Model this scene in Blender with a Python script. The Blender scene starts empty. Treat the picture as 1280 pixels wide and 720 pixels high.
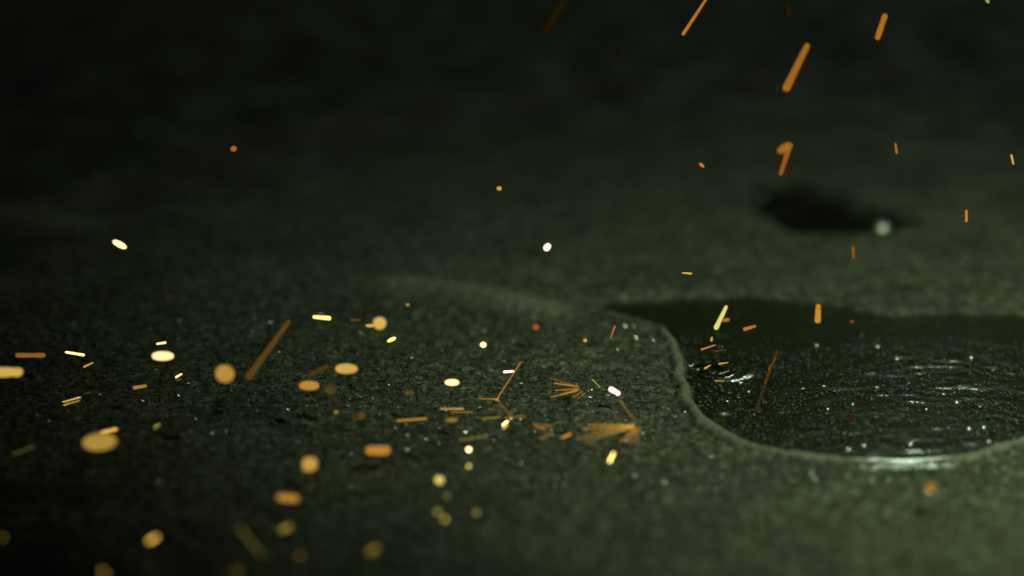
import bpy, math, random
import numpy as np
from mathutils import Vector

random.seed(7)
rng = np.random.default_rng(11)
scene = bpy.context.scene
col = scene.collection

# ------------------------------------------------------------------ camera
LENS = 100.0
FPX = 1280.0 * LENS / 36.0            # focal length in photograph pixels
PITCH = math.radians(14.0)
CAM_H = 0.231
FWD = np.array([0.0, math.cos(PITCH), -math.sin(PITCH)])
UPV = np.array([0.0, math.sin(PITCH), math.cos(PITCH)])
RGT = np.array([1.0, 0.0, 0.0])
CAM = np.array([0.0, 0.0, CAM_H])
APERTURE = 0.0205                      # lens opening in metres

cam_data = bpy.data.cameras.new('camera')
cam_data.lens = LENS
cam_data.sensor_width = 36.0
cam_data.clip_start = 0.01
cam_data.clip_end = 500.0
cam = bpy.data.objects.new('camera', cam_data)
col.objects.link(cam)
cam.location = CAM
cam.rotation_euler = (math.pi / 2 - PITCH, 0, 0)
scene.camera = cam


def ray(px, py):
    return FWD + RGT * ((px - 640.0) / FPX) + UPV * ((360.0 - py) / FPX)


def at(px, py, z):
    """point in the place at depth z along the view axis"""
    return CAM + ray(px, py) * z


def ground_depth(px, py):
    return -CAM_H / ray(px, py)[2]


def on_ground(px, py, h=0.0):
    r = ray(px, py)
    return CAM + r * ((h - CAM_H) / r[2])


FOCUS = ground_depth(640, 488)
cam_data.dof.use_dof = True
cam_data.dof.focus_distance = FOCUS
cam_data.dof.aperture_fstop = LENS / 1000.0 / APERTURE
cam_data.dof.aperture_blades = 0
COC = APERTURE * FPX / FOCUS          # blur disc in px = COC * |z - FOCUS| / z

# ------------------------------------------------------------------ world: night
world = bpy.data.worlds.new('World')
scene.world = world
world.use_nodes = True
wn = world.node_tree.nodes
sky = wn.new('ShaderNodeTexSky')
sky.sky_type = 'NISHITA'
sky.sun_disc = False
SUN_EL, SUN_AZ = math.radians(25), math.radians(9)
sky.sun_elevation = SUN_EL
sky.sun_rotation = SUN_AZ
wn['Background'].inputs['Strength'].default_value = 0.0014
tint = wn.new('ShaderNodeMix')
tint.data_type = 'RGBA'
tint.blend_type = 'MULTIPLY'
tint.inputs[0].default_value = 1.0
tint.inputs[7].default_value = (0.70, 1.0, 0.36, 1)     # green cast of the night lighting
world.node_tree.links.new(sky.outputs[0], tint.inputs[6])
world.node_tree.links.new(tint.outputs[2], wn['Background'].inputs['Color'])

# ------------------------------------------------------------------ dim SUN lamp standing in for a low backlight behind the puddle
sd = bpy.data.lights.new('backlight', 'SUN')
sd.energy = 0.055
sd.angle = math.radians(2)
sd.color = (0.78, 1.0, 0.72)
backlight = bpy.data.objects.new('backlight', sd)
col.objects.link(backlight)
backlight.rotation_euler = Vector((-math.sin(SUN_AZ) * math.cos(SUN_EL), -math.cos(SUN_AZ) * math.cos(SUN_EL),
                             -math.sin(SUN_EL))).to_track_quat('-Z', 'Y').to_euler()

# ------------------------------------------------------------------ the one work lamp that lights the ground from above
LAMP = Vector((0.27, 0.55, 0.44))
AIM = Vector((0.215, 0.80, 0.0))
ld = bpy.data.lights.new('work_lamp', 'SPOT')
ld.energy = 12.5
ld.color = (0.74, 1.0, 0.58)
ld.spot_size = math.radians(74)
ld.spot_blend = 1.0
ld.shadow_soft_size = 0.03
lamp = bpy.data.objects.new('work_lamp', ld)
col.objects.link(lamp)
lamp.location = LAMP
lamp.rotation_euler = (AIM - LAMP).to_track_quat('-Z', 'Y').to_euler()

scene.view_settings.view_transform = 'Standard'
scene.view_settings.look = 'None'
scene.view_settings.exposure = 0.0
scene.view_settings.gamma = 1.0
scene.view_settings.use_curve_mapping = False
scene.render.engine = 'CYCLES'
cy = scene.cycles
cy.use_denoising = True
cy.denoiser = 'OPENIMAGEDENOISE'
cy.sample_clamp_indirect = 3.0
cy.sample_clamp_direct = 0.0
cy.max_bounces = 6
cy.use_adaptive_sampling = False
cy.caustics_reflective = False
cy.caustics_refractive = False


# ------------------------------------------------------------------ helpers
def tag(o, label=None, cat=None, group=None, kind=None):
    if label:
        o['label'] = label
    if cat:
        o['category'] = cat
    if group:
        o['group'] = group
    if kind:
        o['kind'] = kind
    return o


def mesh_np(name, V, F, mat, smooth=True, attrs=None):
    me = bpy.data.meshes.new(name)
    V = np.asarray(V, dtype=np.float32)
    F = np.asarray(F, dtype=np.int32)
    k = F.shape[1]
    me.vertices.add(len(V))
    me.vertices.foreach_set('co', V.ravel())
    me.loops.add(F.size)
    me.loops.foreach_set('vertex_index', F.ravel())
    me.polygons.add(len(F))
    me.polygons.foreach_set('loop_start', np.arange(0, F.size, k, dtype=np.int32))
    me.polygons.foreach_set('loop_total', np.full(len(F), k, dtype=np.int32))
    me.polygons.foreach_set('use_smooth', np.full(len(F), smooth, dtype=bool))
    for an, av in (attrs or {}).items():
        a = me.attributes.new(an, 'FLOAT', 'POINT')
        a.data.foreach_set('value', np.asarray(av, dtype=np.float32))
    me.update(calc_edges=True)
    me.materials.append(mat)
    o = bpy.data.objects.new(name, me)
    col.objects.link(o)
    return o


def hash2(ix, iy, s):
    h = (ix * 374761393 + iy * 668265263 + s * 974634777) & 0xFFFFFFFF
    h = ((h ^ (h >> 13)) * 1274126177) & 0xFFFFFFFF
    h = ((h ^ (h >> 16)) * 2246822519) & 0xFFFFFFFF
    return ((h ^ (h >> 15)) & 0xFFFFFF) / float(0xFFFFFF)


def vnoise(x, y, s=0):
    ix = np.floor(x).astype(np.int64)
    iy = np.floor(y).astype(np.int64)
    fx = x - ix
    fy = y - iy
    fx = fx * fx * (3 - 2 * fx)
    fy = fy * fy * (3 - 2 * fy)
    a = hash2(ix, iy, s)
    b = hash2(ix + 1, iy, s)
    c = hash2(ix, iy + 1, s)
    d = hash2(ix + 1, iy + 1, s)
    return (a + (b - a) * fx) * (1 - fy) + (c + (d - c) * fx) * fy - 0.5


def grains(x, y, size, s=0):
    """rounded stone bumps packed on a plane, 0..1"""
    x = x / size
    y = y / size
    ix = np.floor(x).astype(np.int64)
    iy = np.floor(y).astype(np.int64)
    best = np.zeros_like(x)
    for dx in (-1, 0, 1):
        for dy in (-1, 0, 1):
            cx = ix + dx
            cyy = iy + dy
            px = cx + hash2(cx, cyy, s)
            py = cyy + hash2(cx, cyy, s + 1)
            r = 0.45 + 0.45 * hash2(cx, cyy, s + 2)
            hh = 0.35 + 0.65 * hash2(cx, cyy, s + 3)
            d2 = ((x - px) ** 2 + (y - py) ** 2) / (r * r)
            best = np.maximum(best, hh * np.sqrt(np.clip(1 - d2, 0, 1)))
    return best


def smooth_loop(pts, n=400):
    P = np.array(pts, dtype=float)
    m = len(P)
    out = []
    per = max(2, n // m)
    for i in range(m):
        p0, p1, p2, p3 = P[(i - 1) % m], P[i], P[(i + 1) % m], P[(i + 2) % m]
        for t in np.linspace(0, 1, per, endpoint=False):
            out.append(0.5 * (2 * p1 + (p2 - p0) * t + (2 * p0 - 5 * p1 + 4 * p2 - p3) * t * t
                              + (3 * p1 - p0 - 3 * p2 + p3) * t ** 3))
    return np.array(out)


def sdf(x, y, poly):
    """signed distance to a closed outline, negative inside"""
    d = np.full(x.shape, 1e9)
    inside = np.zeros(x.shape, dtype=bool)
    n = len(poly)
    for i in range(n):
        ax, ay = poly[i]
        bx, by = poly[(i + 1) % n]
        ex, ey = bx - ax, by - ay
        L = ex * ex + ey * ey + 1e-18
        t = np.clip(((x - ax) * ex + (y - ay) * ey) / L, 0, 1)
        d = np.minimum(d, (x - ax - t * ex) ** 2 + (y - ay - t * ey) ** 2)
        c = (ay > y) != (by > y)
        xi = ax + (y - ay) * ex / (ey if abs(ey) > 1e-12 else 1e-12)
        inside ^= c & (x < xi)
    d = np.sqrt(d)
    return np.where(inside, -d, d)


def sstep(a, b, v):
    t = np.clip((v - a) / (b - a), 0, 1)
    return t * t * (3 - 2 * t)


# ------------------------------------------------------------------ outlines of the puddles on the ground
def ground_loop(pix, n=240):
    return smooth_loop([on_ground(px, py)[:2] for px, py in pix], n)


PUDDLE = ground_loop([(778, 379), (812, 396), (838, 418), (853, 446), (861, 482), (880, 520), (922, 548), (985, 566),
                      (1060, 574), (1140, 575), (1205, 570), (1262, 555), (1330, 530), (1400, 490), (1410, 440),
                      (1350, 404), (1280, 390), (1205, 392), (1130, 395), (1065, 389), (1000, 379), (930, 371), (850, 373)])
HOLLOW = ground_loop([(944, 256), (946, 226), (985, 222), (1030, 236), (1085, 254), (1136, 274), (1146, 284),
                      (1100, 291), (1040, 292), (985, 288)], 120)
DIMPLE = ground_loop([(1094, 362), (1115, 357), (1138, 362), (1116, 367)], 40)


def dist_line(x, y, pts):
    d = np.full(x.shape, 1e9)
    for (ax, ay), (bx, by) in zip(pts[:-1], pts[1:]):
        ex, ey = bx - ax, by - ay
        t = np.clip(((x - ax) * ex + (y - ay) * ey) / (ex * ex + ey * ey), 0, 1)
        d = np.minimum(d, (x - ax - t * ex) ** 2 + (y - ay - t * ey) ** 2)
    return np.sqrt(d)


RIDGE = [on_ground(*p)[:2] for p in ((500, 361), (545, 366), (595, 376), (640, 386), (685, 397))]
SMEAR = [on_ground(*p)[:2] for p in ((-30, 262), (20, 270), (70, 284))]
WATER_Z = -0.0011
RIPPLE = on_ground(884, 458)[:2]


def gritty(x, y):
    """1 where coarse grit breaks the puddle's surface, 0 on the open water along its far side"""
    lo = on_ground(1000, 408)[1]
    hi = on_ground(1000, 440)[1]
    return 1 - sstep(hi, lo, y + 0.006 * vnoise(x / 0.03, y / 0.03, 91))


def height(x, y, near):
    """near: mask of the vertices close enough for stone detail"""
    z = 0.0022 * vnoise(x / 0.11, y / 0.11, 1) + 0.0011 * vnoise(x / 0.035, y / 0.035, 2)
    z += 0.0005 * vnoise(x / 0.011, y / 0.011, 3)
    wet = np.zeros_like(x)
    pale = np.zeros_like(x)
    painted_dark = np.zeros_like(x)
    lip = np.zeros_like(x)
    n = near
    xn, yn = x[n], y[n]
    s = sdf(xn + 0.0016 * vnoise(xn / 0.012, yn / 0.012, 5), yn + 0.0022 * vnoise(xn / 0.012, yn / 0.012, 6), PUDDLE)
    s = s + sstep(on_ground(900, 425)[1], on_ground(900, 392)[1], yn) * (0.007 * vnoise(xn / 0.017, yn / 0.03, 7) + 0.004 * vnoise(xn / 0.006, yn / 0.02, 8))
    s2 = sdf(xn, yn, HOLLOW)
    s3 = sdf(xn, yn, DIMPLE)
    zn = z[n] * (0.25 + 0.75 * sstep(0.0, 0.03, s))
    g = gritty(xn, yn)
    gr = grains(xn, yn, 0.0026, 10)
    gf = grains(xn, yn, 0.0012, 20)
    dry = (0.0010 * gr * sstep(-0.35, 0.35, vnoise(xn / 0.02, yn / 0.02, 33)) + 0.0004 * gf + 0.0011 * vnoise(xn / 0.0021, yn / 0.0021, 34)
           + 0.0005 * vnoise(xn / 0.0047, yn / 0.0047, 35))
    floor = -0.0034 + g * (0.0005 + 0.0011 * gr + 0.0004 * gf + 0.0016 * vnoise((xn * 0.8 + yn * 0.6) / 0.012, (yn * 0.8 - xn * 0.6) / 0.010, 44))
    # rounded lip round the puddle, highest on the near side and on the left
    far = sstep(on_ground(900, 425)[1], on_ground(900, 392)[1], yn)
    inside = sstep(0.0012 + 0.006 * far, -0.0018, s)
    lipw = 0.0019 + 0.0009 * vnoise(xn / 0.02, yn / 0.02, 51)
    lp = np.sqrt(np.clip(1 - ((s - 0.0018) / (1.0 * lipw + 0.0002)) ** 2, 0, 1))
    cen = on_ground(1130, 575)
    front = np.exp(-((xn - cen[0]) / 0.021) ** 2) * sstep(on_ground(900, 500)[1], on_ground(900, 540)[1], yn)
    zl = lp * (0.0013 + 0.0011 * vnoise(xn / 0.009, yn / 0.009, 52) * (1 - front) + 0.0002 * front) * (1 - far) * (1 - front)
    ft = np.clip((s - 0.0006) / 0.0088, 0, 1)
    flank = sstep(-0.0012, 0.0008, s) * sstep(0.0112, 0.0078, s)
    zn = zn * (1 - front * flank)
    zl = zl + front * 0.00080 * np.where(s < 0.0006, sstep(-0.0012, 0.0006, s), 1 - ft * (0.55 + 0.45 * ft)) \
        - 0.0007 * np.exp(-((s - 0.0052) / 0.0013) ** 2) * (1 - front) * (1 - far)
    zn = zn + (dry * (1 - 0.55 * lp) * (1 - 0.97 * front * flank)) * (1 - inside) + zl * (1 - inside) + inside * (floor - zn)
    ih = sstep(0.0015, -0.004, s2)
    zn = zn - ih * 0.008 - 0.004 * sstep(0.001, -0.003, s3)
    dr = dist_line(xn, yn, RIDGE)
    ds = dist_line(xn, yn, SMEAR)
    rw = 0.008 * (0.7 + 0.9 * (vnoise(xn / 0.03, yn / 0.02, 61) + 0.5))
    rr = np.exp(-(dr / rw) ** 2)
    rs = np.exp(-(ds / 0.016) ** 2)
    zn = zn + 0.0025 * rr + 0.002 * rs
    z[n] = zn
    wet[n] = np.maximum(inside, 0.2 * lp * (1 - far))
    wet[n] = np.maximum(wet[n], 0.45 * np.exp(-np.clip(s, 0, 1) / 0.01) * (1 - far))
    pale[n] = np.clip(0.65 * rr + 1.0 * rs + 0.8 * lp * (1 - inside) * (1 - far), 0, 1)
    painted_dark[n] = np.maximum(ih, 0.6 * sstep(0.003, -0.002, s3))  # where the hollows are painted dark
    lip[n] = flank * np.clip(1.4 * front - 0.15, 0, 1)
    return z, wet, pale, lip, painted_dark


# ------------------------------------------------------------------ materials
def new_mat(name):
    m = bpy.data.materials.new(name)
    m.use_nodes = True
    nt = m.node_tree
    return m, nt, nt.nodes, nt.nodes['Principled BSDF']


def coords(nt, scale):
    tc = nt.nodes.new('ShaderNodeTexCoord')
    mp = nt.nodes.new('ShaderNodeMapping')
    mp.inputs['Scale'].default_value = (scale, scale, scale)
    nt.links.new(tc.outputs['Object'], mp.inputs['Vector'])
    return mp.outputs['Vector']


def noise(nt, scale, detail=4.0, rough=0.6):
    n = nt.nodes.new('ShaderNodeTexNoise')
    n.inputs['Scale'].default_value = 1.0
    n.inputs['Detail'].default_value = detail
    n.inputs['Roughness'].default_value = rough
    nt.links.new(coords(nt, scale), n.inputs['Vector'])
    return n.outputs['Fac']


def ramp(nt, fac, stops):
    r = nt.nodes.new('ShaderNodeValToRGB')
    e = r.color_ramp.elements
    while len(e) < len(stops):
        e.new(0.5)
    for el, (p, c) in zip(e, stops):
        el.position = p
        el.color = (*c, 1)
    nt.links.new(fac, r.inputs['Fac'])
    return r.outputs['Color']


def mix(nt, fac, a, b, mode='MIX'):
    m = nt.nodes.new('ShaderNodeMix')
    m.data_type = 'RGBA'
    m.blend_type = mode
    for sock, v in ((m.inputs[0], fac), (m.inputs[6], a), (m.inputs[7], b)):
        if isinstance(v, (int, float)):
            sock.default_value = v
        elif isinstance(v, tuple):
            sock.default_value = (*v, 1)
        else:
            nt.links.new(v, sock)
    return m.outputs[2]


def attr(nt, name):
    a = nt.nodes.new('ShaderNodeAttribute')
    a.attribute_name = name
    return a.outputs['Fac']


def math_node(nt, op, a, b, clamp=False):
    m = nt.nodes.new('ShaderNodeMath')
    m.operation = op
    m.use_clamp = clamp
    for i, v in enumerate((a, b)):
        if isinstance(v, (int, float)):
            m.inputs[i].default_value = v
        else:
            nt.links.new(v, m.inputs[i])
    return m.outputs[0]


def make_ground_mat():
    m, nt, nd, bs = new_mat('worn_asphalt')
    fine = noise(nt, 700, 3, 0.7)
    speck = noise(nt, 1900, 2, 0.7)
    big = noise(nt, 26, 5, 0.6)
    c = ramp(nt, fine, [(0.30, (0.022, 0.026, 0.023)), (0.55, (0.068, 0.070, 0.058)), (0.75, (0.15, 0.148, 0.125))])
    c = mix(nt, 0.55, c, ramp(nt, big, [(0.32, (0.35, 0.36, 0.36)), (0.68, (1.25, 1.22, 1.15))]), 'MULTIPLY')
    c = mix(nt, 0.8, c, ramp(nt, speck, [(0.40, (0.25, 0.25, 0.25)), (0.66, (2.4, 2.4, 2.3))]), 'MULTIPLY')
    vo = nd.new('ShaderNodeTexVoronoi')
    vo.inputs['Scale'].default_value = 1.0
    nt.links.new(coords(nt, 430), vo.inputs['Vector'])
    sp = nd.new('ShaderNodeSeparateColor')
    nt.links.new(vo.outputs['Color'], sp.inputs[0])
    c = mix(nt, 0.75, c, ramp(nt, sp.outputs[0], [(0.0, (0.35, 0.37, 0.37)), (0.6, (0.95, 0.95, 0.92)), (1.0, (2.1, 2.05, 1.9))]), 'MULTIPLY')
    pale = attr(nt, 'pale')
    c = mix(nt, math_node(nt, 'MULTIPLY', pale, 0.8), c, (0.21, 0.205, 0.165))
    dampn = ramp(nt, noise(nt, 33, 4, 0.65), [(0.42, (0.0,) * 3), (0.64, (0.38,) * 3)])
    wet = math_node(nt, 'MAXIMUM', attr(nt, 'wet'), dampn)
    c = mix(nt, math_node(nt, 'MULTIPLY', wet, 0.8), c, mix(nt, 1.0, c, (0.4, 0.4, 0.38), 'MULTIPLY'))
    c = mix(nt, attr(nt, 'painted_dark'), c, (0.006, 0.006, 0.005))  # black painted into the hollows so their lit walls stay dark
    nt.links.new(c, bs.inputs['Base Color'])
    r = ramp(nt, wet, [(0.0, (0.78,) * 3), (0.5, (0.42,) * 3), (1.0, (0.24,) * 3)])
    r = mix(nt, attr(nt, 'lip'), r, (0.19, 0.19, 0.19))
    r = mix(nt, attr(nt, 'painted_dark'), r, (1.0, 1.0, 1.0))
    nt.links.new(math_node(nt, 'SUBTRACT', math_node(nt, 'ADD', 0.17, math_node(nt, 'MULTIPLY', math_node(nt, 'MAXIMUM', wet, attr(nt, 'lip')), 0.45)), math_node(nt, 'MULTIPLY', attr(nt, 'painted_dark'), 0.16)), bs.inputs['Specular IOR Level'])
    nt.links.new(r, bs.inputs['Roughness'])
    b = nd.new('ShaderNodeBump')
    calm = math_node(nt, 'MAXIMUM', math_node(nt, 'MULTIPLY', wet, 0.92), attr(nt, 'lip'))
    nt.links.new(math_node(nt, 'SUBTRACT', 1.0, calm, True), b.inputs['Strength'])
    b.inputs['Distance'].default_value = 0.0006
    hsum = math_node(nt, 'ADD', fine, math_node(nt, 'MULTIPLY', speck, 0.5))
    nt.links.new(hsum, b.inputs['Height'])
    nt.links.new(b.outputs['Normal'], bs.inputs['Normal'])
    return m


def make_grit_mat(name, dark, light, rough, relief=0.35):
    m, nt, nd, bs = new_mat(name)
    nt.links.new(ramp(nt, noise(nt, 900, 2, 0.6), [(0.3, dark), (0.7, light)]), bs.inputs['Base Color'])
    nt.links.new(ramp(nt, noise(nt, 500, 2), [(0.3, (rough * 0.6,) * 3), (0.7, (rough * 1.4,) * 3)]), bs.inputs['Roughness'])
    b = nd.new('ShaderNodeBump')
    b.inputs['Strength'].default_value = relief
    b.inputs['Distance'].default_value = 0.0002
    nt.links.new(noise(nt, 2500, 3), b.inputs['Height'])
    nt.links.new(b.outputs['Normal'], bs.inputs['Normal'])
    return m


def make_water_mat():
    """a film of clear water: mirror at grazing angles, clear from above"""
    m, nt, nd, bs = new_mat('puddle_water')
    nd.remove(bs)
    tr = nd.new('ShaderNodeBsdfTransparent')
    tr.inputs['Color'].default_value = (0.46, 0.56, 0.45, 1)
    gl = nd.new('ShaderNodeBsdfGlossy')
    gl.inputs['Roughness'].default_value = 0.11
    fr = nd.new('ShaderNodeFresnel')
    fr.inputs['IOR'].default_value = 1.33
    b = nd.new('ShaderNodeBump')
    b.inputs['Strength'].default_value = 0.2
    b.inputs['Distance'].default_value = 0.0003
    nt.links.new(noise(nt, 520, 3, 0.6), b.inputs['Height'])
    nt.links.new(b.outputs['Normal'], gl.inputs['Normal'])
    nt.links.new(b.outputs['Normal'], fr.inputs['Normal'])
    mx = nd.new('ShaderNodeMixShader')
    nt.links.new(fr.outputs[0], mx.inputs[0])
    nt.links.new(tr.outputs[0], mx.inputs[1])
    nt.links.new(gl.outputs[0], mx.inputs[2])
    nt.links.new(mx.outputs[0], nd['Material Output'].inputs['Surface'])
    return m


M_GROUND = make_ground_mat()
M_GRIT = make_grit_mat('dry_grit', (0.05, 0.05, 0.043), (0.20, 0.195, 0.165), 0.6)
M_WETGRIT = make_grit_mat('wet_grit', (0.012, 0.012, 0.010), (0.050, 0.048, 0.040), 0.36, 0.25)
M_WATER = make_water_mat()
M_GLINT = make_grit_mat('wet_glinting_grit', (0.02, 0.02, 0.018), (0.06, 0.06, 0.05), 0.15, 0.05)
M_LAMP_GLINT = make_grit_mat('lamp_glint_flake', (0.10, 0.11, 0.10), (0.22, 0.23, 0.22), 0.10, 0.0)


# ------------------------------------------------------------------ ground, one sheet to the horizon
def axis(fine_a, fine_b, step, mids, far_lo, far_hi, growth=1.22):
    a = list(np.arange(fine_a, fine_b, step))
    hi = [a[-1]]
    for end, st in mids[1]:
        while hi[-1] < end:
            hi.append(hi[-1] + st)
    st = mids[1][-1][1] if mids[1] else step
    while hi[-1] < far_hi:
        st *= growth
        hi.append(hi[-1] + st)
    lo = [a[0]]
    for end, st in mids[0]:
        while lo[-1] > end:
            lo.append(lo[-1] - st)
    st = mids[0][-1][1] if mids[0] else step
    while lo[-1] > far_lo:
        st *= growth
        lo.append(lo[-1] - st)
    return np.array(lo[:0:-1] + a + hi[1:])


XS = axis(-0.165, 0.185, 0.00062, ([(-0.34, 0.003)], [(0.34, 0.003)]), -80, 80)
YS = axis(0.63, 0.925, 0.00062, ([(0.55, 0.002)], [(1.15, 0.0016), (1.75, 0.004)]), -80, 120)
GX, GY = np.meshgrid(XS, YS)
gx, gy = GX.ravel(), GY.ravel()
near = (np.abs(gx) < 0.36) & (gy > 0.5) & (gy < 1.9)
gz, wet, pale, lip, painted_dark = height(gx, gy, near)
nx, ny = len(XS), len(YS)
idx = np.arange(nx * ny).reshape(ny, nx)
quads = np.stack([idx[:-1, :-1], idx[:-1, 1:], idx[1:, 1:], idx[1:, :-1]], axis=-1).reshape(-1, 4)
ground = mesh_np('ground', np.stack([gx, gy, gz], 1), quads, M_GROUND, True, {'wet': wet, 'pale': pale, 'lip': lip, 'painted_dark': painted_dark})
tag(ground, 'dark worn asphalt ground around the puddle', kind='structure')

GZ = gz.reshape(ny, nx)


def surf(x, y):
    """height of the ground sheet"""
    i = np.clip(np.searchsorted(XS, x) - 1, 0, nx - 2)
    j = np.clip(np.searchsorted(YS, y) - 1, 0, ny - 2)
    fx = (x - XS[i]) / (XS[i + 1] - XS[i])
    fy = (y - YS[j]) / (YS[j + 1] - YS[j])
    return ((GZ[j, i] * (1 - fx) + GZ[j, i + 1] * fx) * (1 - fy)
            + (GZ[j + 1, i] * (1 - fx) + GZ[j + 1, i + 1] * fx) * fy)


# ------------------------------------------------------------------ water in the two hollows
def water_sheet(name, poly, level, step, label, ripples):
    lo = poly.min(0) - 0.011
    hi = poly.max(0) + 0.011
    xs = np.arange(lo[0], hi[0], step)
    ys = np.arange(lo[1], hi[1], step)
    X, Y = np.meshgrid(xs, ys)
    x, y = X.ravel(), Y.ravel()
    s = sdf(x, y, poly)
    z = np.full(x.shape, level)
    calm = 1 - gritty(x, y) if ripples else np.ones_like(x)
    z += (0.00016 - 0.00013 * calm) * vnoise(x / 0.009, y / 0.007, 71) + (0.00011 - 0.00010 * calm) * vnoise(x / 0.0034, y / 0.0034, 72)
    if ripples:
        for (cx, cyy, amp, wl, reach) in ripples:
            r = np.hypot(x - cx, y - cyy)
            z += amp * np.cos(2 * np.pi * r / wl) * np.exp(-(r / reach) ** 2)
    k = np.arange(len(x)).reshape(len(ys), len(xs))
    q = np.stack([k[:-1, :-1], k[:-1, 1:], k[1:, 1:], k[1:, :-1]], -1).reshape(-1, 4)
    keep = (s[q] < 0.009).all(1)
    q = q[keep]
    used, inv = np.unique(q.ravel(), return_inverse=True)
    o = mesh_np(name, np.stack([x, y, z], 1)[used], inv.reshape(-1, 4), M_WATER, True)
    return tag(o, label, kind='structure')


water_sheet('puddle', PUDDLE, WATER_Z, 0.0008, 'shallow dark puddle with glittering grit inside a rounded lip',
            [(RIPPLE[0], RIPPLE[1], 0.00055, 0.0064, 0.012),
             (on_ground(1180, 472)[0], on_ground(1180, 472)[1], 0.00003, 0.006, 0.03)])

# ------------------------------------------------------------------ loose grit: far too much to count
PHI = (1 + 5 ** 0.5) / 2
ICO_V = np.array([(-1, PHI, 0), (1, PHI, 0), (-1, -PHI, 0), (1, -PHI, 0), (0, -1, PHI), (0, 1, PHI),
                  (0, -1, -PHI), (0, 1, -PHI), (PHI, 0, -1), (PHI, 0, 1), (-PHI, 0, -1), (-PHI, 0, 1)])
ICO_V /= np.linalg.norm(ICO_V[0])
ICO_F = np.array([(0, 11, 5), (0, 5, 1), (0, 1, 7), (0, 7, 10), (0, 10, 11), (1, 5, 9), (5, 11, 4), (11, 10, 2),
                  (10, 7, 6), (7, 1, 8), (3, 9, 4), (3, 4, 2), (3, 2, 6), (3, 6, 8), (3, 8, 9), (4, 9, 5),
                  (2, 4, 11), (6, 2, 10), (8, 6, 7), (9, 8, 1)])


def grit_mesh(name, x, y, r, mat, label, smooth, base=None, lift=0.25):
    n = len(x)
    z = surf(x, y) if base is None else base
    V = ICO_V[None] * rng.uniform(0.68, 1.25, (n, 12, 1))
    V = V * rng.uniform(0.65, 1.25, (n, 1, 3)) * np.array([1, 1, 0.75])
    a = rng.uniform(0, 2 * np.pi, n)
    ca, sa = np.cos(a)[:, None], np.sin(a)[:, None]
    vx = V[..., 0] * ca - V[..., 1] * sa
    vy = V[..., 0] * sa + V[..., 1] * ca
    V = np.stack([vx, vy, V[..., 2]], -1) * r[:, None, None]
    V += np.stack([x, y, z + r * lift], 1)[:, None]
    F = ICO_F[None] + (np.arange(n) * 12)[:, None, None]
    o = mesh_np(name, V.reshape(-1, 3), F.reshape(-1, 3), mat, smooth)
    return tag(o, label, 'grit', kind='stuff')


def sample_view(n, y0, y1, power=1.0):
    px = rng.uniform(-30, 1310, n)
    t = rng.uniform(0, 1, n) ** power
    py = y0 + (y1 - y0) * t
    d = np.stack([np.zeros(n), np.full(n, FWD[1]), np.full(n, FWD[2])], 1)
    d = d + RGT[None] * ((px - 640) / FPX)[:, None] + UPV[None] * ((360 - py) / FPX)[:, None]
    k = -CAM_H / d[:, 2]
    return k * d[:, 0], k * d[:, 1]


x, y = sample_view(7000, 330, 725)
s = sdf(x, y, PUDDLE)
ok = s > 0.006
x, y = x[ok], y[ok]
r = 0.00016 + 0.00040 * rng.uniform(0, 1, len(x)) ** 3
grit_mesh('dry_grit', x, y, r, M_GRIT, 'fine dull grit strewn over the dry asphalt', False)

x, y = sample_view(26000, 372, 585)
s = sdf(x, y, PUDDLE)
ok = (s < 0.0005) & (rng.uniform(0, 1, len(x)) < 0.04 + 0.96 * gritty(x, y))
ok &= np.hypot(x - RIPPLE[0], (y - RIPPLE[1])) > 0.006
x, y = x[ok], y[ok]
r = 0.00018 + 0.00045 * rng.uniform(0, 1, len(x)) ** 2.5
grit_mesh('wet_grit', x, y, r, M_WETGRIT, 'dull wet grit breaking the surface of the puddle', True,
          np.maximum(surf(x, y), WATER_Z - 0.0002))
x, y = sample_view(7500, 372, 590)
s = sdf(x, y, PUDDLE)
ok = (s < 0.001) & (rng.uniform(0, 1, len(x)) < np.where(y < on_ground(1000, 535)[1], 1.0, 0.04 + 0.66 * gritty(x, y)))
ok &= np.hypot(x - RIPPLE[0], (y - RIPPLE[1])) > 0.007
x, y = x[ok], y[ok]
r = 0.00014 + 0.00046 * rng.uniform(0, 1, len(x)) ** 2.6
grit_mesh('glinting_grit', x, y, r, M_GLINT, 'tiny wet grains glinting all over the puddle', True,
          np.maximum(surf(x, y), WATER_Z - 0.0001))
x, y = sample_view(12000, 400, 640)
s = sdf(x, y, PUDDLE)
ok = (s > 0.004)
x, y = x[ok], y[ok]
r = 0.00014 + 0.00030 * rng.uniform(0, 1, len(x)) ** 2.5
big = rng.uniform(0, 1, len(x)) < 0.10
r = np.where(big, rng.uniform(0.00030, 0.00060, len(x)), r)
grit_mesh('damp_grit', x, y, r, M_GLINT, 'tiny damp glinting grains scattered on the asphalt', True)


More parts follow.
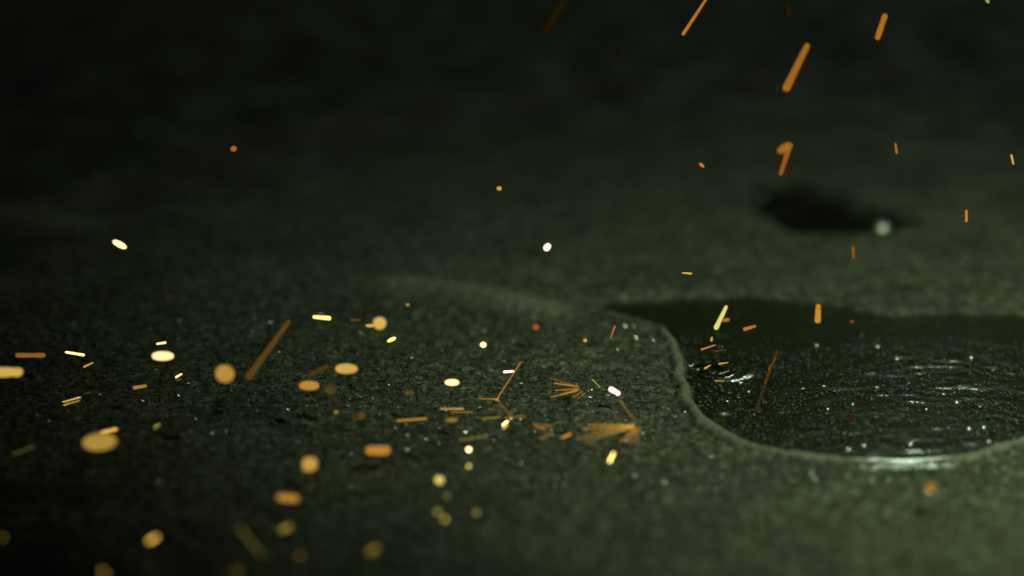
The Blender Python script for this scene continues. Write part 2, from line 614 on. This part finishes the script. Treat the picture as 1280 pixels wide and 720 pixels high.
# thin flakes added for glints, lying almost flat and leaning slightly to the camera
def flake_mesh(name, x, y, z, r, mat, label, spread):
    n = len(x)
    k = 6
    a = np.linspace(0, 2 * np.pi, k, endpoint=False)[None] + rng.uniform(0, 6.28, (n, 1))
    rr = r[:, None] * rng.uniform(0.7, 1.2, (n, k))
    tx = np.tan(rng.normal(0, spread, n))[:, None]
    ty = np.tan(rng.normal(0, spread, n) + math.radians(3))[:, None]
    top = np.stack([rr * np.cos(a), rr * np.sin(a), np.zeros((n, k))], -1)
    top[..., 2] = tx * top[..., 0] + ty * top[..., 1]
    base = np.stack([x, y, z], 1)[:, None]
    bot = top * np.array([0.85, 0.85, 1.0]) - np.array([0, 0, 1.0]) * (0.35 * r)[:, None, None]
    V = np.concatenate([top + base, bot + base], 1)
    f = [(0, j, j + 1) for j in range(1, k - 1)]
    for j in range(k):
        m = (j + 1) % k
        f += [(j, k + j, k + m), (j, k + m, m)]
    F = np.array(f)[None] + (np.arange(n) * 2 * k)[:, None, None]
    o = mesh_np(name, V.reshape(-1, 3), F.reshape(-1, 3), mat, False)
    return tag(o, label, 'grit', kind='stuff')


M_FLAKE = make_grit_mat('glint_flake', (0.05, 0.055, 0.05), (0.12, 0.125, 0.115), 0.17, 0.0)
x, y = sample_view(11000, 395, 620)
s = sdf(x, y, PUDDLE)
ok = s > 0.004
x, y = x[ok], y[ok]
r = rng.uniform(0.00018, 0.00052, len(x))
flake_mesh('glint_flakes', x, y, surf(x, y) + 0.0004, r, M_FLAKE, 'tiny flakes added as glints on the asphalt around the puddle', math.radians(11))
x, y = sample_view(5200, 388, 590)
s = sdf(x, y, PUDDLE)
ok = (s < 0.0) & (rng.uniform(0, 1, len(x)) < np.where(y < on_ground(1000, 535)[1], 1.0, 0.06 + 0.7 * gritty(x, y)))
ok &= vnoise(x / 0.016, y / 0.016, 77) + 0.25 * rng.uniform(-1, 1, len(x)) > -0.12
x, y = x[ok], y[ok]
r = rng.uniform(0.00018, 0.00055, len(x))
flake_mesh('glint_flakes', x, y, np.maximum(surf(x, y), WATER_Z) + 0.0004, r, M_FLAKE, 'tiny flakes added as glints in clumps on the puddle', math.radians(11))

# ------------------------------------------------------------------ flakes made up for single glints, faced to mirror the lamp
GLINTS = [  # x, y, width px, height px, label
    (1104, 291, 21, 18, 'large pale round glint at the right tip of the dark hollow'),
    (954, 240, 5, 5, 'small grey glint at the left tip of the dark hollow'),
    (1096, 481, 9, 4, 'bright bluish white flat glint in the middle of the puddle grit'),
    (1196, 500, 7, 6, 'brightest bluish white round glint at the right of the puddle'),
    (1004, 482, 6, 3, 'small white glint left of the middle of the puddle grit'),
    (1030, 479, 6, 3, 'cream glint just right of the reddish trail over the puddle'),
    (1066, 502, 4, 4, 'tiny round white glint below the bright bluish flat glint'),
    (1035, 508, 4, 4, 'tiny round grey glint left of the tiny white glint in the puddle'),
    (1158, 508, 4, 4, 'tiny white glint left of the brightest round glint in the puddle'),
    (1180, 489, 6, 3, 'small white glint just above the brightest round glint'),
    (1121, 445, 6, 5, 'blurred white glint in the upper middle of the puddle'),
    (1214, 444, 6, 5, 'blurred white glint in the upper right of the puddle'),
    (1097, 430, 5, 5, 'faint blurred glint highest in the middle of the puddle'),
    (1021, 429, 6, 5, 'blurred greenish glint in the upper left of the puddle'),
    (905, 514, 14, 4, 'long bluish glint inside the left lip of the puddle'),
    (926, 475, 6, 5, 'white glint right of the ripple rings'),
    (936, 486, 5, 4, 'small white glint below and right of the ripple rings'),
    (781, 414, 8, 8, 'soft grey round glint left of the puddle tip'),
    (795, 429, 7, 7, 'soft grey glint just below the one left of the puddle tip'),
    (671, 457, 4, 4, 'tiny white glint on the asphalt above the fan of rays'),
    (835, 512, 5, 4, 'small white glint just left of the puddle lip'),
    (740, 486, 4, 4, 'tiny white glint between fan of rays and pink white spark'),
    (1061, 558, 7, 5, 'turquoise white glint on the near lip of the puddle'),
    (1138, 552, 7, 6, 'round grey glint standing just inside the near lip'),
    (1211, 533, 6, 7, 'upright grey glint at the right inside the near lip'),
    (1080, 554, 6, 6, 'round grey glint left of the bright streak on the lip'),
    (1230, 531, 6, 6, 'round grey glint farthest right inside the near lip'),
]


def chip(i, px, py, w, h, label):
    g = on_ground(px, py)
    P = Vector((g[0], g[1], 0))
    zf = ground_depth(px, py)
    sc = zf / FPX
    a, b = w * sc / 2, h * sc / 2
    # flat-topped flake faced midway between lamp and camera, so that it glints
    to_l = (LAMP - P).normalized()
    to_c = (Vector(CAM) - P).normalized()
    nrm = (to_l + to_c).normalized()
    q = nrm.to_track_quat('Z', 'Y')
    rnd = random.Random(100 + i)
    nseg = 9
    rings = [(0.0, 0.14), (0.55, 0.12), (0.9, 0.04), (1.0, -0.12), (0.8, -0.45)]
    V, F = [Vector((0, 0, 0.14 * a))], []
    jit = [rnd.uniform(0.82, 1.15) for _ in range(nseg)]
    tall = b / max(0.35, abs(nrm.dot(to_c)))
    for rr, zz in rings[1:]:
        for k in range(nseg):
            t = 2 * math.pi * k / nseg
            V.append(Vector((a * rr * jit[k] * math.cos(t), tall * rr * jit[k] * math.sin(t), zz * a * 0.6)))
    for k in range(nseg):
        F.append((0, 1 + k, 1 + (k + 1) % nseg))
    for j in range(len(rings) - 2):
        for k in range(nseg):
            p, n2 = 1 + j * nseg, 1 + (j + 1) * nseg
            F.append((p + k, n2 + k, n2 + (k + 1) % nseg))
            F.append((p + k, n2 + (k + 1) % nseg, p + (k + 1) % nseg))
    base = max(float(surf(np.array([g[0]]), np.array([g[1]]))[0]), -0.003)
    V = [q @ v for v in V]
    o = mesh_np('lamp_glint', [tuple(v) for v in V], F, M_LAMP_GLINT, True)
    lowest = min(v.z for v in V)
    o.location = (g[0], g[1], max(base, WATER_Z if sdf(np.array([g[0]]), np.array([g[1]]), PUDDLE)[0] < 0 else base)
                  - lowest * 0.6)
    tag(o, label, 'stone chip', 'flakes made as glints on the ground')


for i, c in enumerate(GLINTS):
    chip(i, *c)


# ------------------------------------------------------------------ sparks
def lin(c):
    return tuple(((v / 255.0) / 12.92 if v <= 10 else ((v / 255.0 + 0.055) / 1.055) ** 2.4) for v in c)


def glow_mat(name, rgb, boost):
    m = bpy.data.materials.new(name)
    m.use_nodes = True
    nt = m.node_tree
    nt.nodes.clear()
    out = nt.nodes.new('ShaderNodeOutputMaterial')
    em = nt.nodes.new('ShaderNodeEmission')
    c = lin((rgb[0], min(255, rgb[1] * 1.13), min(255, rgb[2] * 1.0)))
    # molten metal: the glow is slightly uneven over the drop
    n = noise(nt, 2600, 2, 0.6)
    cc = ramp(nt, n, [(0.3, tuple(v * 0.78 for v in c)), (0.7, tuple(min(1, v * 1.12) for v in c))])
    cc = mix(nt, 1.0, cc, ramp(nt, attr(nt, 'heat'), [(0.0, (0.62, 0.52, 0.42)), (0.45, (1.0, 1.0, 1.0)), (1.0, (1.0, 1.0, 1.0))]), 'MULTIPLY')
    nt.links.new(cc, em.inputs['Color'])
    em.inputs['Strength'].default_value = boost
    nt.links.new(em.outputs[0], out.inputs['Surface'])
    return m


def drop_mesh(name, A, B, ra, rb, mat, seed, parent=None):
    """a molten streak from A to B: rounded ends, its width drifting along the length; origin at A"""
    rnd = random.Random(seed)
    ax = Vector(B) - Vector(A)
    L = ax.length
    d = ax.normalized() if L > 1e-7 else Vector((1, 0, 0))
    u = d.orthogonal().normalized()
    v = d.cross(u)
    nseg = 14
    prof = []
    for k in range(1, 5):
        t = math.pi / 2 * k / 4
        prof.append((-ra * math.cos(t), ra * math.sin(t)))
    nm = 5
    for k in range(1, nm):
        f = k / nm
        prof.append((L * f, (ra + (rb - ra) * f) * rnd.uniform(0.93, 1.07)))
    for k in range(4):
        t = math.pi / 2 * k / 4
        prof.append((L + rb * math.sin(t), rb * math.cos(t)))
    if L < 3.2 * max(ra, rb):
        lo_, hi_ = -ra, L + rb
        prof = []
        for k in range(1, 12):
            t = math.pi * k / 12
            prof.append(((lo_ + hi_) / 2 - (hi_ - lo_) / 2 * math.cos(t), max(ra, rb) * math.sin(t) ** 0.8))
    ecc = rnd.uniform(0.9, 1.0)
    lob = [1 + 0.05 * math.sin(2 * 2 * math.pi * k / nseg + rnd.uniform(0, 6)) for k in range(nseg)]
    V = [-d * ra]
    for (t, r) in prof:
        for k in range(nseg):
            a = 2 * math.pi * k / nseg
            V.append(d * t + (u * math.cos(a) + v * math.sin(a) * ecc) * r * lob[k])
    V.append(d * (L + rb))
    F = []
    for k in range(nseg):
        F.append((0, 1 + (k + 1) % nseg, 1 + k))
    for j in range(len(prof) - 1):
        p, q = 1 + j * nseg, 1 + (j + 1) * nseg
        for k in range(nseg):
            F.append((p + k, p + (k + 1) % nseg, q + (k + 1) % nseg))
            F.append((p + k, q + (k + 1) % nseg, q + k))
    p = 1 + (len(prof) - 1) * nseg
    for k in range(nseg):
        F.append((p + k, p + (k + 1) % nseg, len(V) - 1))
    flip = rnd.random() < 0.5
    lo, hi = -ra, L + rb
    heat = []
    for w in V:
        f = (w.dot(d) - lo) / (hi - lo)
        f = 1 - f if flip else f
        heat.append(f if L > 2.5 * max(ra, rb) else 0.35 + 0.3 * f)
    o = mesh_np(name, [tuple(w) for w in V], F, mat, True, {'heat': heat})
    if parent is None:
        o.location = Vector(A)
    else:
        o.parent = parent
        o.location = Vector(A) - parent.location
    return o


def spark_depth(px, py, w, soft, side):
    """depth that gives the wished lens blur, kept above the ground; also the blur in pixels there"""
    c = (0.12 + 0.5 * soft) * w
    if side == 'far':
        z = FOCUS / (1 - min(c / COC, 0.5))
    else:
        z = FOCUS / (1 + c / COC)
    z = min(z, ground_depth(px, py) * 0.985, 1.5)
    return z, COC * abs(z - FOCUS) / z


GROUP = 'sparks flying over the wet ground'


def streak(x1, y1, x2, y2, w, rgb, soft=0.4, side='near', boost=1.0, taper=1.0, seed=0):
    """ends of the photographed streak (to its outer tips) -> two points and two radii in the place"""
    w *= 0.92
    L = math.hypot(x2 - x1, y2 - y1)
    z, c = spark_depth((x1 + x2) / 2, max(y1, y2) + w / 2, w, soft, side)
    wp = min(max(1.05 * w - 0.75 * c, 0.36 * w), w)
    gain = 1.0
    if c > wp:
        gain = (c / wp) ** (1.0 if L > 1.7 * w else 2.0)
    vis = max(wp, c)
    if L > vis:
        f = 0.5 * vis / L
        x1, y1, x2, y2 = x1 + (x2 - x1) * f, y1 + (y2 - y1) * f, x2 - (x2 - x1) * f, y2 - (y2 - y1) * f
    else:
        cx, cy2 = (x1 + x2) / 2, (y1 + y2) / 2
        x1, y1, x2, y2 = cx - 0.3, cy2, cx + 0.3, cy2
    rnd = random.Random(seed * 13 + 5)
    dz = rnd.uniform(-0.25, 0.25) * L * z / FPX
    A = at(x1, y1, z - dz / 2)
    B = at(x2, y2, z + dz / 2)
    return A, B, wp / 2 * z / FPX, wp / 2 * z / FPX * taper, gain


# x1, y1, x2, y2, width, colour, softness, side, boost, taper, label
OR, GO, HOT, PINK = (190, 118, 50), (205, 148, 78), (255, 226, 172), (255, 236, 250)
SPARKS = [
    (680, 42, 713, -12, 15, (44, 30, 11), .9, 'near', 1, 1, 'very dim wide brown streak cut by the top edge left of centre'),
    (853, 44, 886, -6, 6, (200, 126, 54), .4, 'near', 1, 1, 'long thin orange streak cut by the top edge'),
    (1096, 50, 1107, 17, 9, (190, 118, 42), .4, 'near', 1, 1, 'short orange streak near the top right, right of the thickest one'),
    (981, 114, 1011, 53, 14, (178, 110, 46), .45, 'near', 1, 1, 'thickest orange streak in the upper right'),
    (986, 7, 986, 21, 10, (56, 33, 12), .8, 'far', 1, 1, 'dim brown spark at the top edge above the thickest orange streak'),
    (1232, -4, 1236, 4, 6, (170, 175, 120), .4, 'far', 1, 1, 'tiny pale spark cut by the top edge at the far right'),
    (971, 106, 971, 115, 4, (48, 50, 40), .6, 'far', 1, 1, 'barely visible grey spark left of the thickest orange streak'),
    (768, 66, 776, 66, 13, (30, 20, 9), .9, 'far', 1, 1, 'barely visible brown round spark below the top edge right of centre'),
    (290, 188, 294, 184, 9, (190, 108, 48), .3, 'near', 1, 1, 'lone orange round spark in the dark upper left'),
    (141, 301, 158, 310, 10, HOT, .3, 'near', 1.2, 1, 'bright white hot oval spark alone in the left middle'),
    (621, 235, 627, 236, 7, (245, 172, 100), .4, 'near', 1, 1, 'small orange round spark above the centre'),
    (681, 313, 687, 305, 11, (255, 246, 255), .3, 'near', 1.5, 1, 'brilliant white oval spark just above the centre of the picture'),
    (874, 204, 880, 209, 5, (225, 135, 74), .4, 'near', 1, 1, 'small tilted orange spark left of the orange spark pair'),
    (832, 323, 847, 324, 4, (74, 56, 30), .7, 'far', 1, 1, 'dim brown flat streak above the thin yellow dash'),
    (852, 341, 865, 342, 3, (245, 195, 85), .2, 'near', 1, 1, 'thin yellow horizontal dash behind the puddle'),
    (972, 190, 990, 180, 15, (176, 116, 48), .6, 'near', 1, 1, 'upper blurred blob of the orange spark pair left of the hollow'),
    (975, 220, 987, 183, 10, (160, 98, 40), .6, 'near', 1, 1, 'lower blurred streak of the orange spark pair left of the hollow'),
    (964, 207, 974, 200, 9, (58, 38, 16), .8, 'near', 1, 1, 'faint brown smudge left of the orange spark pair'),
    (1119, 178, 1121, 192, 5, (180, 108, 46), .4, 'near', 1, 1, 'short upright orange spark above the dark hollow'),
    (1264, 193, 1267, 206, 3.5, (255, 172, 100), .2, 'near', 1, 1, 'thin bright orange spark at the upper right edge'),
    (1208, 262, 1208, 278, 4, (220, 142, 52), .3, 'near', 1, 1, 'thin upright orange spark right of the dark hollow'),
    (1066, 308, 1067, 324, 7, (150, 88, 48), .6, 'far', 1, 1, 'dull orange upright spark just below the dark hollow'),
    (19, 444, 57, 444, 8, (156, 98, 36), .4, 'near', 1, 1, 'brown orange horizontal bar near the left edge'),
    (-18, 465, 29, 465, 17, (236, 180, 110), .5, 'near', 1, 1, 'wide golden bar cut by the left edge'),
    (81, 440, 106, 444, 4, HOT, .2, 'near', 1.2, 1, 'thin white hot dash right of the brown orange bar'),
    (104, 459, 117, 453, 3.5, (215, 145, 84), .3, 'near', 1, 1, 'short orange dash below the thin white hot dash'),
    (195, 430, 208, 428, 4, (255, 220, 170), .2, 'near', 1, 1, 'thin pale dash just above the glowing oval at left'),
    (190, 445, 217, 445, 15, (255, 222, 165), .35, 'near', 1, 1, 'bright cream oval spark in the left third'),
    (279, 467, 283, 467, 29, (202, 150, 84), .3, 'near', 1, 1, 'large round golden spark at the foot of the long slanted streak'),
    (166, 485, 184, 482, 6, (188, 132, 62), .4, 'near', 1, 1, 'small golden tilted dash below the cream oval'),
    (77, 503, 102, 496, 2, (200, 165, 98), .2, 'near', 1, 1, 'upper of two parallel hairline dashes at left'),
    (78, 507, 101, 500, 2, (165, 130, 74), .2, 'near', 1, 1, 'lower of two parallel hairline dashes at left'),
    (103, 493, 114, 490, 2.5, (74, 66, 40), .4, 'near', 1, 1, 'faint olive dash right of the two parallel hairline dashes'),
    (219, 472, 228, 467, 3.5, (255, 222, 164), .2, 'near', 1.1, 1, 'tiny bright tilted dash between cream oval and round golden spark'),
    (219, 475, 227, 474, 2.5, (140, 86, 42), .3, 'near', 1, 1, 'tiny brown dash just below the tiny bright tilted dash'),
    (215, 375, 219, 375, 14, (44, 32, 13), .8, 'near', 1, 1, 'dim brown round spark high in the left third'),
    (154, 392, 162, 391, 10, (36, 37, 17), .9, 'near', 1, 1, 'dim olive smudge above the cream oval'),
    (190, 534, 202, 529, 1.8, (130, 116, 70), .2, 'near', 1, 1, 'upper hairline dash right of the big golden blob'),
    (190, 538, 201, 532, 1.8, (100, 86, 48), .2, 'near', 1, 1, 'lower hairline dash right of the big golden blob'),
    (103, 554, 146, 551, 30, (192, 146, 80), .5, 'near', 1, 1, 'biggest golden blob at lower left'),
    (124, 541, 148, 536, 9, (228, 172, 102), .4, 'near', 1, 1, 'bright dash lying across the top of the biggest golden blob'),
    (211, 506, 221, 506, 9, (42, 39, 16), .8, 'near', 1, 1, 'dim olive oval between small golden dash and hairline dashes'),
    (12, 569, 46, 557, 6, (54, 50, 23), .7, 'near', 1, 1, 'faint olive tilted streak near the lower left edge'),
    (179, 681, 203, 667, 13, (198, 148, 76), .5, 'near', 1, 1, 'golden tilted spark at bottom left'),
    (-4, 678, 11, 666, 12, (112, 82, 36), .6, 'near', 1, 1, 'dull gold spark cut by the left edge near the bottom'),
    (121, 721, 136, 707, 3, (232, 182, 102), .2, 'near', 1, 1, 'thin bright dash at the bottom edge, upper of a pair'),
    (126, 722, 137, 711, 2.2, (165, 122, 62), .2, 'near', 1, 1, 'thin dull dash at the bottom edge, lower of a pair'),
    (294, 652, 333, 702, 10, (56, 49, 24), .8, 'near', 1, 1, 'dim olive streak slanting down at the bottom left of centre'),
    (294, 714, 300, 714, 30, (48, 43, 18), .5, 'near', 1, 1, 'large dim olive disc at the bottom edge'),
    (309, 474, 363, 399, 12, (112, 80, 38), .5, 'near', 1, 1, 'long dull brown streak slanting up left of centre'),
    (390, 396, 414, 398, 7, (250, 212, 132), .25, 'near', 1, 1, 'bright yellow dash right of the long brown streak'),
    (438, 400, 452, 400, 5, (122, 72, 42), .6, 'near', 1, 1, 'dim reddish dash left of the bright ringed spark'),
    (473, 404, 476, 404, 20, (246, 190, 118), .35, 'near', 1, 1, 'bright round golden spark with a short tail'),
    (457, 407, 468, 407, 6, (232, 172, 102), .4, 'near', 1, 1, 'short tail at the left of the bright round golden spark'),
    (467, 419, 474, 418, 8, (78, 58, 38), .6, 'near', 1, 1, 'dim brown spot below the bright round golden spark'),
    (484, 427, 495, 422, 6, (245, 228, 145), .25, 'near', 1, 1, 'small pale yellow tilted spark below right of the round golden spark'),
    (507, 381, 512, 381, 5.5, (176, 134, 72), .4, 'near', 1, 1, 'tiny dull gold spark beside the pale ridge'),
    (602, 430, 606, 432, 9, (255, 222, 195), .3, 'near', 1.4, 1, 'white hot small round spark left of centre'),
    (347, 440, 351, 440, 3, (156, 94, 52), .3, 'near', 1, 1, 'tiny orange speck right of the long brown streak'),
    (419, 461, 447, 461, 17, (238, 178, 104), .35, 'near', 1, 1, 'bright golden oval, upper of the oval pair left of centre'),
    (374, 482, 399, 482, 16, (208, 147, 76), .4, 'near', 1, 1, 'golden oval, lower left of the oval pair left of centre'),
    (412, 487, 414, 487, 18, (94, 82, 42), .4, 'near', 1, 1, 'dim olive disc beside the lower golden oval'),
    (385, 470, 411, 457, 9, (90, 69, 37), .6, 'near', 1, 1, 'dim brown tilted bar between the golden ovals'),
    (506, 491, 518, 491, 9, (114, 88, 46), .5, 'near', 1, 1, 'small dim gold oval left of the three armed burst'),
    (556, 478, 574, 478, 11, (255, 218, 164), .3, 'near', 1.1, 1, 'small bright cream oval left of the three armed burst'),
    (417, 515, 423, 515, 9, (154, 118, 62), .4, 'near', 1, 1, 'small gold round spark below the golden ovals'),
    (450, 519, 454, 519, 14, (108, 77, 41), .5, 'near', 1, 1, 'dim brown round spark right of the small gold one'),
    (485, 463, 491, 463, 9, (66, 70, 48), .7, 'far', 1, 1, 'faint grey glowing spot for a blurred glint right of the upper golden oval'),  # glowing drop in place of a blurred glint
    (549, 511, 581, 511, 3.5, (180, 128, 66), .3, 'near', 1, 1, 'thin golden horizontal dash below the small cream oval'),
    (562, 515, 593, 515, 4, (124, 88, 42), .5, 'near', 1, 1, 'dull horizontal dash just under the thin golden one'),
    (494, 526, 535, 523, 5.5, (145, 108, 52), .4, 'near', 1, 1, 'long dull gold dash at left of the dash row'),
    (557, 525, 572, 525, 10, (158, 118, 62), .5, 'near', 1, 1, 'dull gold oval under the thin golden dashes'),
    (600, 524, 627, 521, 5, (134, 103, 52), .5, 'near', 1, 1, 'dull gold dash just under the three armed burst'),
    (608, 512, 621, 512, 4, (112, 76, 42), .6, 'near', 1, 1, 'short dim reddish dash below the burst node'),
    (629, 522, 659, 520, 5, (116, 79, 40), .6, 'near', 1, 1, 'dim brown dash at right under the three armed burst'),
    (572, 551, 612, 544, 5, (92, 79, 42), .6, 'near', 1, 1, 'dim olive bar left of the pair of bright slanted dashes'),
    (603, 560, 617, 560, 8, (68, 62, 38), .7, 'near', 1, 1, 'faint olive spot right of the small white round spark'),
    (629, 465, 643, 464, 4, PINK, .2, 'near', 1.4, 1, 'pinkish white dash at the upper arm of the burst'),
    (626, 533, 637, 525, 3, (255, 232, 165), .2, 'near', 1.2, 1, 'bright upper one of two slanted dashes under the burst'),
    (627, 537, 637, 529, 2.5, (215, 175, 92), .2, 'near', 1, 1, 'dimmer lower one of two slanted dashes under the burst'),
    (668, 409, 672, 409, 11, (172, 86, 46), .5, 'far', 1, 1, 'dull red round spark beside the right end of pale ridge'),
    (729, 425, 734, 426, 6, (238, 168, 92), .3, 'near', 1, 1, 'tiny orange round spark left of the puddle tip'),
    (763, 423, 769, 407, 3, (190, 108, 62), .2, 'near', 1, 1, 'thin upright reddish dash left of the puddle tip'),
    (740, 474, 751, 485, 2.2, (184, 174, 92), .2, 'near', 1, 1, 'thin yellow green glowing sliver for a glint between fan and pink white spark'),  # a glint built as its own glowing sliver
    (761, 485, 775, 493, 8, PINK, .25, 'near', 1.5, 1, 'brilliant pink white spark left of the puddle lip'),
    (774, 498, 788, 520, 2, (116, 90, 48), .3, 'near', 1, .6, 'thin dim trail running down from the pink white spark'),
    (760, 581, 769, 562, 6, (252, 217, 142), .3, 'near', 1, .7, 'pale yellow pointed spark below the broad blurred burst'),
    (894, 412, 909, 381, 8, (235, 246, 146), .25, 'near', 1.2, 1, 'brightest yellow green streak over the far side of the puddle'),
    (903, 401, 912, 399, 7, (192, 112, 62), .5, 'far', 1, 1, 'blurred orange spot touching the yellow green streak'),
    (929, 412, 946, 407, 6, (208, 122, 62), .3, 'near', 1, 1, 'short orange dash right of the yellow green streak'),
    (889, 427, 890, 421, 4, (234, 164, 84), .3, 'near', 1, 1, 'tiny upright orange speck above the ripple rings'),
    (876, 437, 895, 431, 3, (218, 132, 72), .2, 'near', 1, 1, 'thin orange dash just above the ripple rings'),
    (880, 461, 889, 456, 3.5, (225, 160, 95), .2, 'near', 1, .6, 'small curled orange stand-in reflection in the middle of the ripple rings'),  # this and the next three: glowing drops in place of spark reflections
    (898, 455, 911, 453, 3, (215, 150, 84), .2, 'near', 1, .6, 'flat orange stand-in reflection at the right of the ripple rings'),
    (893, 476, 906, 476, 3, (160, 125, 62), .2, 'near', 1, .8, 'flat dull gold stand-in reflection at the near side of the ripple rings'),
    (893, 439, 908, 437, 2.5, (120, 74, 40), .3, 'near', 1, .6, 'dim reddish stand-in reflection at the far side of the ripple rings'),
    (1023, 379, 1022, 404, 10, (228, 152, 66), .35, 'near', 1, 1, 'upright golden spark over the far edge of the puddle'),
    (1062, 402, 1068, 402, 6, (142, 70, 36), .6, 'far', 1, 1, 'dull red spot right of the upright golden spark'),
    (1062, 521, 1066, 521, 14, (66, 44, 20), .7, 'near', 1, 1, 'dim brown spot over the middle of the puddle'),
    (1164, 604, 1163, 616, 25, (176, 128, 68), .3, 'near', 1, 1, 'large round orange spark below the bright lip at lower right'),
    (386, 579, 388, 581, 27, (224, 168, 97), .3, 'near', 1, 1, 'large round golden spark at lower left of centre'),
    (457, 563, 488, 563, 18, (202, 142, 66), .4, 'near', 1, 1, 'golden oval right of the large round golden spark'),
    (344, 621, 376, 624, 20, (168, 122, 61), .4, 'near', 1, 1, 'dull golden oval below the large round golden spark'),
    (584, 562, 588, 562, 11, (255, 238, 212), .3, 'near', 1.4, 1, 'small white hot round spark below the dash row'),
    (585, 577, 587, 588, 9, (152, 132, 82), .5, 'near', 1, 1, 'dim pale oval just under the small white hot round spark'),
    (547, 601, 551, 599, 18, (238, 203, 132), .3, 'near', 1, 1, 'bright cream disc at lower centre left'),
    (549, 655, 563, 643, 10, (174, 143, 72), .45, 'near', 1, 1, 'dull gold tilted spark overlapping an olive disc'),
    (545, 640, 549, 640, 17, (92, 88, 50), .5, 'near', 1, 1, 'olive disc overlapped by the dull gold tilted spark'),
    (593, 648, 599, 634, 5, (200, 174, 94), .3, 'near', 1, 1, 'small upright pale gold sliver at bottom centre'),
    (345, 666, 369, 655, 18, (78, 62, 31), .6, 'near', 1, 1, 'dim brown blurred oval below the dull golden oval'),
    (366, 699, 384, 690, 11, (114, 83, 37), .5, 'near', 1, 1, 'dull gold tilted spot near the bottom edge'),
    (453, 695, 479, 680, 17, (108, 82, 39), .55, 'near', 1, 1, 'dull gold tilted oval at the bottom left of centre'),
    (554, 620, 564, 620, 9, (66, 58, 38), .7, 'near', 1, 1, 'faint spot right of the bright cream disc'),
]
for i, (x1, y1, x2, y2, w, rgb, soft, side, boost, taper, label) in enumerate(SPARKS):
    A, B, ra, rb, gain = streak(x1, y1, x2, y2, w, rgb, soft, side, boost, taper, i)
    if taper == 1 and math.hypot(x2 - x1, y2 - y1) > 2.2 * w:
        t = random.Random(i).uniform(0.6, 0.95)
        ra, rb = (ra, rb * t) if i % 2 else (ra * t, rb)
    boost *= 1.3 * gain if max(rgb) > 140 else gain
    if rgb[0] >= 245 and rgb[1] >= 205:
        rgb = ((255, 190, 225) if rgb[2] > 225 else (255, 194, 168)) if rgb[2] > 150 else (255, 204, 130)
        boost *= 2.3
    o = drop_mesh('spark', A, B, ra, rb, glow_mat('spark_glow', rgb, boost), i)
    tag(o, label, 'spark', GROUP)

# bursts: one splitting spark, its rays are its parts
BURSTS = [
    ('thin three armed spark burst above the dash row', (621, 499), [
        (621, 499, 652, 451, 2.6, (196, 124, 62), .2, .7), (621, 499, 597, 498, 2.6, (190, 122, 60), .2, .6),
        (621, 499, 641, 523, 2.0, (120, 84, 44), .3, .6), (618, 499, 624, 500, 4.5, (236, 156, 84), .2, 1.0)]),
    ('fan of thin golden rays left of the pink white spark', (723, 485), [
        (724, 484, 687, 472, 2.2, (170, 112, 52), .2, .6), (723, 483, 692, 479, 3.4, (206, 138, 62), .2, .7),
        (723, 486, 693, 488, 3.0, (196, 130, 58), .2, .7), (723, 487, 687, 497, 3.0, (200, 133, 60), .2, .6),
        (722, 489, 699, 494, 2.6, (176, 114, 50), .2, .6), (728, 489, 715, 498, 2.0, (164, 112, 52), .2, .6),
        (722, 485, 640, 481, 1.6, (74, 66, 36), .3, .6), (733, 490, 720, 499, 1.6, (120, 88, 44), .2, .6)]),
    ('broad blurred orange spark burst left of the puddle', (792, 533), [
        (796, 531, 732, 531, 3.2, (160, 108, 50), .5, .7), (796, 532, 726, 536, 3.2, (156, 106, 50), .5, .7),
        (796, 532, 738, 540, 2.6, (150, 104, 48), .5, .6), (795, 533, 717, 549, 2.6, (132, 96, 46), .5, .6),
        (795, 533, 728, 553, 3, (112, 84, 40), .5, .6), (794, 534, 745, 548, 2.6, (140, 98, 46), .5, .6),
        (796, 533, 772, 556, 2.6, (150, 100, 48), .5, .6), (797, 533, 782, 553, 2.6, (156, 104, 50), .5, .7),
        (797, 532, 796, 562, 2.6, (118, 76, 42), .6, .6), (800, 531, 787, 558, 3, (136, 92, 46), .5, .6),
        (798, 531, 806, 548, 3, (100, 68, 36), .5, .6), (797, 530, 786, 514, 2, (112, 82, 44), .4, .5),
        (716, 541, 699, 549, 5, (196, 134, 72), .4, .8), (692, 532, 664, 531, 5, (124, 84, 46), .6, .8),
        (690, 541, 674, 549, 10, (118, 80, 50), .6, .9), (684, 536, 666, 533, 4, (140, 94, 50), .5, .7)]),
    ('reddish knobby trail standing in the puddle grit', (958, 475), [
        (944, 516, 958, 475, 4, (76, 48, 20), .5, .7), (956, 480, 972, 437, 4.5, (100, 60, 26), .4, .6),
        (961, 463, 970, 446, 4, (158, 100, 46), .3, .6)]),
]
n0 = 500
for label, (bx, by), rays in BURSTS:
    e = bpy.data.objects.new('spark_burst', None)
    e.empty_display_size = 0.005
    col.objects.link(e)
    z = spark_depth(bx, by + 6, 4, 0.3, 'near')[0]
    e.location = at(bx, by, z)
    tag(e, label, 'spark burst', 'bursting sparks over the ground')
    for (x1, y1, x2, y2, w, rgb, soft, taper) in rays:
        n0 += 1
        A, B, ra, rb, gain = streak(x1, y1, x2, y2, w, rgb, soft, 'near', 1.0, taper, n0)
        drop_mesh('ray', A, B, ra, rb, glow_mat('ray_glow', rgb, 1.15 * gain ** 0.75), n0, e)
